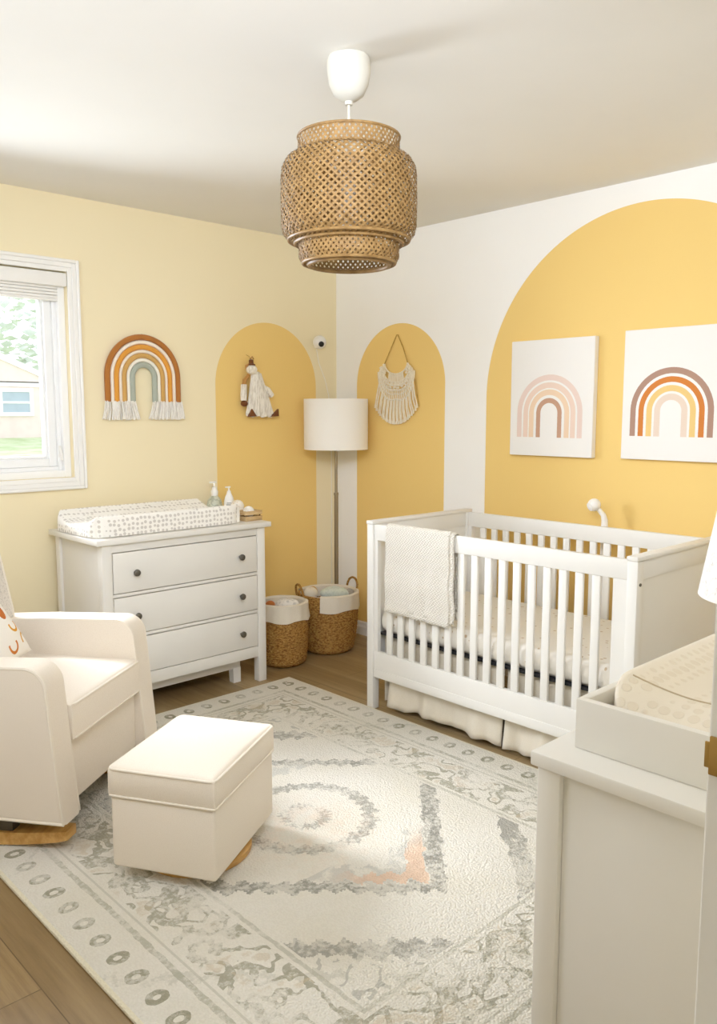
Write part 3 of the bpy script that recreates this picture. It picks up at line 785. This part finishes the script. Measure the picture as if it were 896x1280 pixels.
basket('wicker_basket', 'larger round wicker basket with cream liner, below the floor lamp', BB, .148, .176, .345, .085, [(radians(165), .3), (radians(-5), .3)], (radians(-145), radians(120)))
basket('wicker_basket', 'smaller wicker basket with cream liner beside the white chest', SB, .128, .135, .345, .085, [(radians(-20), .0)] if False else [])
def lump(name, label, cat, c, r, sx, sy, sz, mat, seed, rotz=0, amp=.18):
    b = bm_new(); rnd = random.Random(seed); vs = ball(b, (0, 0, 0), r, sx, sy, sz, 4)
    ph = [(Vector((rnd.uniform(-1, 1), rnd.uniform(-1, 1), rnd.uniform(-1, 1))).normalized(), rnd.uniform(14, 40), rnd.uniform(0, 6)) for _ in range(7)]
    for v in vs:
        d = v.co.normalized(); k = sum(sin(v.co.dot(p) * f + q) for p, f, q in ph) / 7; v.co += d * r * amp * k
    bmesh.ops.rotate(b, verts=b.verts, matrix=Matrix.Rotation(rotz, 3, 'Z'))
    o = link(name, b, mat, None, True, angle=70); o.location = c; return tag(o, label, cat)
m_sageplush = cloth('pale_sage_plush', '#C6CDBE', .98, 90, .9, '#A9B4A4', .6)
m_greyplush = cloth('grey_brown_plush', '#A39A8B', .98, 90, .9, '#857A6A', .6)
lump('folded_blanket', 'pale sage fleecy blanket bunched in the larger basket', 'blanket', (BB[0] + .028, BB[1] - .018, .335), .092, 1.0, .62, .46, m_sageplush, 2, radians(-42), .3)
lump('plush_toy', 'grey brown plush toy tucked at right side of larger basket', 'toy', (BB[0] + .112, BB[1] - .068, .338), .026, 1, 1, .9, m_greyplush, 3)
lump('cream_cushion', 'cream rounded cloth poking from left of larger basket', 'cloth', (BB[0] - .078, BB[1] + .062, .340), .052, .8, .8, .75, m_cream_fab, 5, .4, .1)
lump('tan_toy', 'tan plush ear beside cream cloth in the larger basket', 'toy', (BB[0] - .035, BB[1] + .095, .340), .032, .6, 1.1, .9, cloth('tan_plush', '#BC9257', .95, 120, .7), 6)
lump('patterned_cloth', 'white and grey patterned cloth bundled in smaller basket', 'cloth', (SB[0] + .030, SB[1] - .015, .335), .058, 1.1, .8, .55, cloth('grey_white_print', '#E9E4DA', .95, 70, .4, '#A6A39C', .7), 8, radians(-40), .25)
lump('rust_toy', 'rust orange soft toy in smaller basket beside patterned cloth', 'toy', (SB[0] - .058, SB[1] + .035, .335), .026, 1.1, 1, .9, cloth('rust_plush', '#B5652F', .95, 120, .7), 9)

# ------------------------------------------------------------------ crib
CX0, CX1, CY0, CY1, CH = -.885, -.165, -1.195, -2.545, .90      # front/back x, left/right y
crib = thing('crib', 'white slatted baby crib along the arch painted wall', 'crib', ((CX0 + CX1)/2, (CY0 + CY1)/2, 0))
clk = lambda n, b, m=m_white, par=crib, sm=True: link(n, b, m, par, sm)
for cy, sgn in ((CY0, -1), (CY1, 1)):
    ya, yb = sorted((cy, cy + sgn * .040))
    e = thing_e = None
    b = bm_new(); box(b, (CX0 - .004, ya - .002, CH - .016), (CX1 + .004, yb + .002, CH), .003)
    box(b, (CX0 + .04, ya + .004, CH - .085), (CX1 - .04, yb - .004, CH - .0165), .001)
    box(b, (CX0 + .04, ya + .004, .16), (CX1 - .04, yb - .004, .23), .001)
    box(b, (CX0 + .04, ya + .008, .229), (CX1 - .04, yb - .008, CH - .084))
    clk('end_panel', b)
    for xa in (CX0, CX1 - .042):
        b = bm_new(); box(b, (xa, ya, 0), (xa + .042, yb, CH - .0165), .003); clk('leg', b)
    for zz_ in (.80, .38):
        b = bm_new(); yo = cy - sgn * .0015
        for xx in (CX0 + .020,):
            lathe(b, [(0, 0), (.006, 0), (.006, .004), (0, .004)], 12)
            bmesh.ops.rotate(b, verts=b.verts, matrix=Matrix.Rotation(radians(90), 3, 'X')); bmesh.ops.translate(b, verts=b.verts, vec=(xx, yo + .002, zz_))
        clk('bolt', b, m_dark)
ns = 16; y_in0, y_in1 = CY0 - .041, CY1 + .041
for xa, nm in ((CX0 + .006, 'front'), (CX1 - .030, 'back')):
    xb = xa + .024
    b = bm_new(); box(b, (xa, y_in1, .812), (xb, y_in0, .885), .004); clk('top_rail', b)
    b = bm_new(); box(b, (xa, y_in1, .160), (xb, y_in0, .285), .003); box(b, (xa - .003 if nm == 'front' else xa, y_in1, .160), (xb, y_in0, .200), .002); clk('bottom_rail', b)
    for sy0_, sy1_ in ((y_in0 - .022, y_in0), (y_in1, y_in1 + .055)):
        b = bm_new(); box(b, (xa + .002, sy0_, .2845), (xb - .002, sy1_, .8125)); clk('stile', b)
    ya_, yb_ = y_in0 - .022, y_in1 + .055
    for k in range(ns):
        yc = ya_ + (yb_ - ya_) * (k + 1) / (ns + 1)
        b = bm_new(); box(b, (xa + .005, yc - .0165, .2845), (xb - .005, yc + .0165, .8125), .003); clk('slat', b)
b = bm_new(); box(b, (CX0 + .034, y_in1 + .002, .361), (CX1 - .034, y_in0 - .002, .371), .002); clk('mattress_support', b, m_black)
# bed skirt under the mattress
def skirt(b, ya, yb, x, z0, z1, seedp, sag=.0):
    n = 70
    def fn(u, v):
        y_ = ya + (yb - ya) * u
        w = .012 * sin(u * 17 + seedp) + .006 * sin(u * 41)
        hem = z0 + sag * sin(pi * u) ** 2 + .004 * sin(u * 30)
        return (x - w * (1 - v) - .022 * (1 - v) ** 2, y_, hem + (z1 - hem) * v)
    grid(b, n, 14, fn)
b = bm_new()
skirt(b, y_in0 - .06, -1.945, CX0 + .060, .022, .352, .4, .012); skirt(b, -1.965, y_in1 + .01, CX0 + .062, .020, .352, 2.2)
grid(b, 20, 6, lambda u, v: (CX0 + .07 + .5*u, y_in0 - .012 - .008*sin(u*14)*(1-v), .03 + .322*v))
bedskirt = link('crib_skirt', b, m_cream_fab, None, True); recentre(bedskirt, ((CX0 + CX1)/2, (CY0 + CY1)/2, 0))
tag(bedskirt, 'cream linen crib skirt hanging below the crib mattress', 'crib skirt')
sm = bedskirt.modifiers.new('thick', 'SOLIDIFY'); sm.thickness = .003
b = bm_new()
def mat_pt():
    x0, x1, y0, y1, z0, z1 = CX0 + .042, CX1 - .040, y_in1 + .01, y_in0 - .01, .3725, .478
    nu, nv = 14, 110
    loop = []
    # cross-section of a rounded slab swept along y, with vertical gathers on the sides
    sec = [(x0 + .02, z0), (x0, z0 + .02), (x0 - .004, (z0 + z1)/2), (x0, z1 - .028), (x0 + .010, z1 - .009), (x0 + .035, z1), (x0 + .2, z1 + .004), (x1 - .2, z1 + .004), (x1 - .035, z1), (x1 - .010, z1 - .009), (x1, z1 - .028), (x1, z0 + .02), (x1 - .02, z0)]
    rings = []
    for j in range(nv + 1):
        f = j / nv; y_ = y0 + (y1 - y0)*f; d = min(f, 1-f)*(y1-y0); sq = sqrt(max(0, 1 - (1 - min(1, d/.03))**2)) if d < .03 else 1
        rg = []
        for i, (x_, z_) in enumerate(sec):
            cxm, czm = (x0+x1)/2, (z0+z1)/2
            xx = cxm + (x_ - cxm)*(.95 + .05*sq); zz2 = czm + (z_ - czm)*(.7 + .3*sq)
            if i in (1, 2, 3, 4): xx -= .005*sin(y_*75 + i*.3) + .003*sin(y_*140)
            rg.append(b.verts.new((xx, y_, zz2)))
        rings.append(rg)
    for a, c in zip(rings, rings[1:]):
        for i in range(len(sec)): b.faces.new((a[i], a[(i+1) % len(sec)], c[(i+1) % len(sec)], c[i]))
    b.faces.new(rings[0]); b.faces.new(rings[-1][::-1])
mat_pt()
mt = link('crib_mattress', b, m_sheet, None, True, angle=60); recentre(mt, ((CX0+CX1)/2, (CY0+CY1)/2, .3725)); tag(mt, 'crib mattress in a cream sheet with small tan print', 'mattress')
# knitted blanket over the front rail
b = bm_new()
xa, xb = CX0 + .006, CX0 + .030
def drape(y0, y1, zf, zb, off, ph):
    path = [(xa - .010 - off, zf)] + [(xa - .009 - off + .002*sin(k*1.3), zf + (.875 - zf)*k/10) for k in range(1, 10)] + [(xa - .007 - off, .876), (xa - .004 - off*.6, .8885 + off), ((xa+xb)/2, .8925 + off), (xb + .004 + off*.6, .8885 + off), (xb + .008 + off, .875)] + [(xb + .009 + off, .875 + (zb - .875)*k/10) for k in range(1, 11)]
    n = len(path) - 1
    def fn(u, v):
        i = min(n - 1, int(v*n)); f = v*n - i
        x_ = path[i][0] + f*(path[i+1][0]-path[i][0]); z_ = path[i][1] + f*(path[i+1][1]-path[i][1])
        k = max(0, (.86 - z_)/.4); sd = -1 if v < .5 else 1
        w = (.006*sin(u*9 + ph) + .004*sin(u*19 + ph*2))*min(1, k*1.6)
        return (x_ + sd*abs(w) , y0 + (y1 - y0)*(u + .02*k*(u - .5)) + .006*sin(z_*30)*k, z_ - .010*u*(k > 0))
    grid(b, 44, 60, fn)
drape(-1.325, -1.700, .495, .52, .003, .3); drape(-1.330, -1.722, .515, .56, .0, 1.1)
bl = link('knit_blanket', b, m_knit, None, True, angle=80); recentre(bl, (CX0 + .018, -1.51, .885)); tag(bl, 'cream textured knit blanket folded over the front crib rail', 'blanket')
sm = bl.modifiers.new('thick', 'SOLIDIFY'); sm.thickness = .005; sm.offset = 0

# baby monitor on a stand behind the crib
t = thing('baby_monitor', 'white baby monitor camera on a stand behind the crib', 'baby monitor', (-.075, -1.955, 0))
b = bm_new(); lathe(b, [(0, 0), (.06, 0), (.06, .012), (.02, .018), (0, .018)], 28, (-.085, -1.955, 0)); link('base', b, m_whitepl, t)
b = bm_new(); tube(b, [(-.085, -1.955, .015), (-.085, -1.955, .88)], .016, 14); tube(b, [(-.085, -1.955, .87), (-.085, -1.955, .90), (-.088, -1.948, .925), (-.098, -1.932, .948), (-.108, -1.922, .962)], [.016, .015, .012, .011, .011], 12); link('pole', b, m_whitepl, t)
b = bm_new(); ball(b, (-.115, -1.915, .972), .030); tube(b, [(-.115, -1.915, .972), (-.137, -1.905, .963)], [.028, .020], 20); link('camera_head', b, m_whitepl, t)

# ------------------------------------------------------------------ changing tray, pad and table lamp on the right chest
TX0, TX1, TY0, TY1, TZ = -2.300, -1.690, -3.600, -3.178, .8205
t = thing('changing_tray', 'white open topped changing tray on the right foreground chest', 'tray', ((TX0+TX1)/2, (TY0+TY1)/2, TZ))
for lo, hi in (((TX0, TY0, TZ), (TX0 + .016, TY1, TZ + .088)), ((TX1 - .016, TY0, TZ), (TX1, TY1, TZ + .088)), ((TX0 + .0162, TY0, TZ), (TX1 - .0162, TY0 + .016, TZ + .088)), ((TX0 + .0162, TY1 - .016, TZ), (TX1 - .0162, TY1, TZ + .088))):
    b = bm_new(); box(b, lo, hi, .0015); link('tray_side', b, m_white, t)
b = bm_new(); box(b, (TX0 + .0162, TY0 + .0162, TZ), (TX1 - .0162, TY1 - .0162, TZ + .008)); link('tray_bottom', b, m_white, t)
b = bm_new(); contour_pad(b, TX0 + .020, TX1 - .020, TY0 + .020, TY1 - .022, TZ + .0085, .125, .085, 40, 36, -.045)
mp = link('changing_pad', b, m_padminky, None, True, angle=60)
b = bm_new(); sp = []
for k in range(25):
    v = .08 + .84 * k / 24; sx_ = .135 + .05 * sin(pi * k / 24); e_ = abs(sx_ * 2 - 1); s_ = abs(v * 2 - 1)
    zt = .085 + .04 * (max(0, s_ - .25) / .75) ** 1.7 - .045 * max(0, (e_ - .7) / .3) ** 2
    sp.append((TX0 + .020 + sx_ * (TX1 - TX0 - .04), TY0 + .020 + v * (TY1 - TY0 - .042), TZ + .0095 + zt))
tube(b, sp, .0014, 6); link('seam', b, cloth('tan_seam', '#C6B394', .9, 400, .1), mp)
tag(mp, 'beige dimpled minky changing pad inside the white tray', 'changing pad')
lpx, lpy = -1.593, -3.257
t = thing('table_lamp', 'white scribble print table lamp on right chest behind tray', 'table lamp', (lpx, lpy, TZ))
b = bm_new(); lathe(b, [(0, 0), (.06, 0), (.062, .01), (.03, .02), (.022, .05), (.03, .10), (.022, .15), (.008, .17), (.008, .26), (0, .26)], 28, (lpx, lpy, TZ)); link('base', b, m_whitepl, t)
b = bm_new(); lathe(b, [(.170, .985), (.172, .985), (.122, 1.285), (.120, 1.285)], 48, (lpx, lpy, 0), True); link('shade', b, m_scrib, t)
b = bm_new()
for a in (0, 2*pi/3, 4*pi/3): tube(b, [(lpx, lpy, TZ + .255), (lpx + .155*cos(a), lpy + .155*sin(a), TZ + .255)], .002, 6)
link('shade_fitter', b, m_steel, t)

# ------------------------------------------------------------------ glider armchair
CW = .70; TH = radians(36)
wv = Vector((cos(TH), sin(TH), 0)); bv = Vector((-sin(TH), cos(TH), 0))
Nf = Vector((-2.526, -1.547, 0)); corg = Nf + wv * CW / 2
chair = thing('armchair', 'ivory upholstered glider armchair with piped arms on wooden runners', 'armchair', (corg.x, corg.y, RT), TH)
alk = lambda n, b, m=m_ivory, par=chair, sm=True, ang=40: link(n, b, m, par, sm, world=False, angle=ang)
ARM = .105; AZ = .615; BZ = .115; DEP = .74
def arm_profile(inset=0.0):
    # (y, z) outline: slightly raked front with a rounded top corner, sloping back
    i = inset; pts = [(0 + i, BZ + i)]
    pts += [(.028 + i*1.0, .40)]
    cxr, czr, R_ = .115, AZ - .075, .075 - i
    pts += [(cxr - R_*cos(a), czr + R_*sin(a)) for a in [pi/2*k/10 for k in range(11)]]
    pts += [(.40, AZ - .008 - i), (.58, AZ - .02 - i), (DEP - i, AZ - .03 - i), (DEP - i, BZ + i)]
    return pts
for sx in (-1, 1):
    x_out = sx * CW/2; x_in = sx * (CW/2 - ARM)
    b = bm_new(); pts = arm_profile(); prism(b, pts, min(x_out, x_in), max(x_out, x_in), 'x', .018, 4); a = alk('arm', b)
    b = bm_new()
    pr_ = arm_profile(.005); tube(b, [(x_out - sx*.005, p[0], p[1]) for p in pr_], .0065, 8, True)
    tube(b, [(x_in + sx*.005, p[0], p[1]) for p in pr_[:-2]], .0055, 8)
    alk('piping', b, m_piping, a)
b = bm_new(); box(b, (-CW/2 + ARM - .004, .045, BZ + .01), (CW/2 - ARM + .004, .66, .345), .012, 3); alk('seat_base', b)
def slab(b, x0, x1, y0, y1, z0, z1, crown=.02, r=.03, nu=24, nv=24):
    def F(u, v, top):
        a, c = u*2-1, v*2-1
        dx = (1-abs(a))*(x1-x0)/2; dy = (1-abs(c))*(y1-y0)/2; d = min(1, min(dx, dy)/r); q = sqrt(max(0, 1-(1-d)**2))
        x_ = (x0+x1)/2 + a*(x1-x0)/2; y_ = (y0+y1)/2 + c*(y1-y0)/2
        h = z1 - r*.6*(1-q) + crown*(1-a*a)*(1-c*c)
        return (x_, y_, h if top else z0 + r*.3*(1-q))
    wp = lambda t: .5 - .5*cos(pi*t)
    A = grid(b, nu, nv, lambda u, v: F(wp(u), wp(v), True)); B = grid(b, nu, nv, lambda u, v: F(wp(u), wp(v), False))
    per = lambda G: [G[i][0] for i in range(nu)] + [G[nu][j] for j in range(nv)] + [G[i][nv] for i in range(nu, 0, -1)] + [G[0][j] for j in range(nv, 0, -1)]
    pa, pb = per(A), per(B); n = len(pa)
    for i in range(n): b.faces.new((pa[i], pa[(i+1) % n], pb[(i+1) % n], pb[i]))
sx0, sx1, sy0, sy1 = -CW/2 + ARM + .002, CW/2 - ARM - .002, .020, .56
b = bm_new(); slab(b, sx0, sx1, sy0, sy1, .347, .470, .022, .018); cu = alk('seat_cushion', b)
b = bm_new()
for z_ in (.352, .462): tube(b, [(sx0 + .004, sy1, z_), (sx0 + .004, sy0 + .012, z_), (sx0 + .015, sy0 + .001, z_), (sx1 - .015, sy0 + .001, z_), (sx1 - .004, sy0 + .012, z_), (sx1 - .004, sy1, z_)], .0045, 8)
alk('piping', b, m_piping, cu)
# reclined backrest
b = bm_new()
pr_ = [(.545, .40), (.560, .62), (.615, .88), (.640, 1.02), (.665, 1.055), (.705, 1.055), (.735, 1.03), (.738, .80), (.738, .60), (.738, BZ), (.70, BZ)]
prism(b, pr_, -CW/2 + ARM*.55, CW/2 - ARM*.55, 'x', .02, 3); bk = alk('backrest', b, m_heather); bk['label'] = 'speckled grey beige backrest'
b = bm_new()
for sx in (-1, 1): tube(b, [(sx*(CW/2 - ARM*.55 - .006), p[0] + .004, p[1]) for p in pr_[:6]], .006, 8)
alk('piping', b, m_piping, bk)
# wooden glider runners and platform
for sx in (-1, 1):
    b = bm_new(); xs = sx * (CW/2 - .085)
    top = []; bot = []
    for k in range(25):
        y_ = .025 + .70*k/24; f = (y_ - .37)/.35
        zb = .0 + .038*f*f; zt = zb + .042 - .010*f*f*(1 if True else 0)
        bot.append((y_, zb)); top.append((y_, zt))
    prism(b, bot + top[::-1], xs - .032, xs + .032, 'x', .006, 2); alk('runner', b, m_maple)
b = bm_new(); box(b, (-CW/2 + .06, .12, .078), (CW/2 - .06, .60, .114), .004)
for sx in (-1, 1): box(b, (sx*(CW/2 - .085) - .02, .22, .036), (sx*(CW/2 - .085) + .02, .48, .080), .003)
alk('swing_frame', b, m_dark)

# pillow on the chair (top-level)
def pillow_mat():
    M = Mat('white_pillow_arcs', '#F3EDE2', .95, .08)
    x, y, z = M.xyz()
    for cx, cz, R_, w, c, lo in ((.090, -.030, .024, .005, '#D9962F', -1), (.122, -.098, .024, .005, '#D9A24A', 1), (-.02, .03, .025, .005, '#D9962F', 1), (.03, -.09, .025, .005, '#C9742F', -1), (-.09, .05, .025, .005, '#D9962F', -1), (-.08, -.06, .025, .005, '#D9A24A', 1), (.03, .10, .025, .005, '#D9962F', 1)):
        d = nlen(x - cx, z - cz); half = ((z - cz) * float(lo)) > -.008
        M.mix(band(d, R_ - w, R_ + w) * half, c)
    M.mix(nlen((x - .072) / .75, (z - .030) / 1.1) < .028, '#C06A32')
    M.bump(M.noise(400, 2), .3, .002)
    return M.done()
b = bm_new()
def pil(u, v, sgn):
    a, c = u*2-1, v*2-1
    puff = max(0, (1-abs(a)**2.6))**.55 * max(0, (1-abs(c)**2.6))**.55
    pin = 1 - .06*(1-abs(c)**2)*(abs(a)**3)
    return (.152*a*(1 - .07*(1 - c*c)*abs(a)**2), sgn*.050*puff, .152*c*(1 - .07*(1 - a*a)*abs(c)**2))
A = grid(b, 28, 28, lambda u, v: pil(u, v, 1)); B = grid(b, 28, 28, lambda u, v: pil(u, v, -1))
bmesh.ops.remove_doubles(b, verts=b.verts, dist=1e-5)
pillow = link('throw_pillow', b, pillow_mat(), None, True, angle=80)
ploc = Matrix.Translation(Vector((corg.x, corg.y, 0))) @ Matrix.Rotation(TH, 4, 'Z') @ Matrix.Translation((-.085, .425, .650)) @ Matrix.Rotation(radians(-30), 4, 'X') @ Matrix.Rotation(radians(-10), 4, 'Y')
pillow.matrix_world = ploc
tag(pillow, 'white throw pillow with mustard arcs leaning in the ivory armchair', 'pillow')

# ------------------------------------------------------------------ ottoman
oc = Vector((-2.185, -1.765, 0)); OT = radians(30.5)
ott = thing('ottoman', 'ivory upholstered ottoman with piped lid in front of the armchair', 'ottoman', (oc.x, oc.y, RT), OT)
olk = lambda n, b, m=m_ivory, par=ott, sm=True, ang=40: link(n, b, m, par, sm, world=False, angle=ang)
ow, od = .445/2, .345/2
b = bm_new()
fr = [(-ow + .004, -od + .004), (ow - .004, -od + .004), (ow - .004, od - .004), (-ow + .004, od - .004)]
box(b, (-ow + .003, -od + .003, .040), (ow - .003, od - .003, .262), .010, 3); olk('body', b)
b = bm_new(); slab(b, -ow, ow, -od, od, .2625, .352, .022, .016); lid = olk('lid', b)
b = bm_new()
def rrect(x, y, r, n=6):
    out = []
    for cx, cy, a0 in ((x - r, y - r, 0), (-x + r, y - r, pi/2), (-x + r, -y + r, pi), (x - r, -y + r, 3*pi/2)):
        out += [(cx + r*cos(a0 + pi/2*k/n), cy + r*sin(a0 + pi/2*k/n)) for k in range(n + 1)]
    return out
tube(b, [(x_, y_, .345) for x_, y_ in rrect(ow, od, .02)], .0042, 8, True); tube(b, [(x_, y_, .264) for x_, y_ in rrect(ow + .001, od + .001, .014)], .0036, 8, True)
olk('piping', b, m_piping, lid)
b = bm_new(); lathe(b, [(0, 0), (.165, 0), (.170, .006), (.170, .022), (.160, .028), (0, .028)], 56); olk('base', b, m_maple)
b = bm_new(); lathe(b, [(0, .0285), (.06, .0285), (.06, .0395), (0, .0395)], 24); olk('swivel', b, m_dark)

# ------------------------------------------------------------------ light
w = bpy.data.worlds.new('World'); S.world = w; w.use_nodes = True
bg = w.node_tree.nodes['Background']
sky = w.node_tree.nodes.new('ShaderNodeTexSky'); sky.sky_type = 'HOSEK_WILKIE'; sky.turbidity = 8; sky.sun_direction = Vector((-.25, 1, .72)).normalized()
mixn = w.node_tree.nodes.new('ShaderNodeMix'); mixn.data_type = 'RGBA'; mixn.inputs[0].default_value = .12
mixn.inputs[6].default_value = (.86, .91, 1.03, 1); w.node_tree.links.new(sky.outputs[0], mixn.inputs[7])
w.node_tree.links.new(mixn.outputs[2], bg.inputs[0]); bg.inputs[1].default_value = 2.15
def lamp(kind, name, energy, color, loc, aim, **k):
    d = bpy.data.lights.new(name, kind); d.energy = energy; d.color = color
    for a, v in k.items(): setattr(d, a, v)
    o = bpy.data.objects.new(name, d); COL.objects.link(o); o.location = loc
    o.rotation_euler = (Vector(aim) - Vector(loc)).to_track_quat('-Z', 'Y').to_euler(); return o
LC = (.81, .885, 1.03)
lamp('SUN', 'sun', 3.4, (.95, .96, 1.02), (-3, 6, 5), (-3 + .24, 6 - 1, 5 - .72), angle=radians(16))
# daylight entering through the window opening
lamp('AREA', 'window_daylight', 84, LC, (-2.55, .35, 1.65), (-1.9, -2.2, .9), shape='RECTANGLE', size=.75, size_y=.9)
# added fill lamps, above the doorway wall and in the hall behind the camera
lamp('AREA', 'room_fill', 25, LC, (-2.9, -3.3, 2.2), (-.15, -.6, 1.75), shape='RECTANGLE', size=1.3, size_y=.4, spread=radians(118))
lamp('AREA', 'side_fill', 17, LC, (-3.70, -1.7, 1.7), (-1.5, -1.5, .8), shape='RECTANGLE', size=1.0, size_y=1.0)  # added fill at the unseen left wall, which has no window
lamp('AREA', 'hall_fill', 7, LC, (-3.2, -4.7, 2.30), (-2.4, -2.4, 1.0), shape='RECTANGLE', size=.8, size_y=.8)
lamp('AREA', 'ceiling_fill', 1.8, LC, (-3.1, -3.3, 1.95), (-2.2, -2.4, 3.2), shape='RECTANGLE', size=.9, size_y=.6)  # added upward lamp imitating light bounced onto the ceiling
vs = S.view_settings; vs.view_transform = 'Standard'; vs.look = 'None'; vs.exposure = 0.08; vs.gamma = 1.14
S.cycles.max_bounces = 10; S.cycles.diffuse_bounces = 6; S.cycles.transparent_max_bounces = 12
S.cycles.sample_clamp_indirect = 6.0
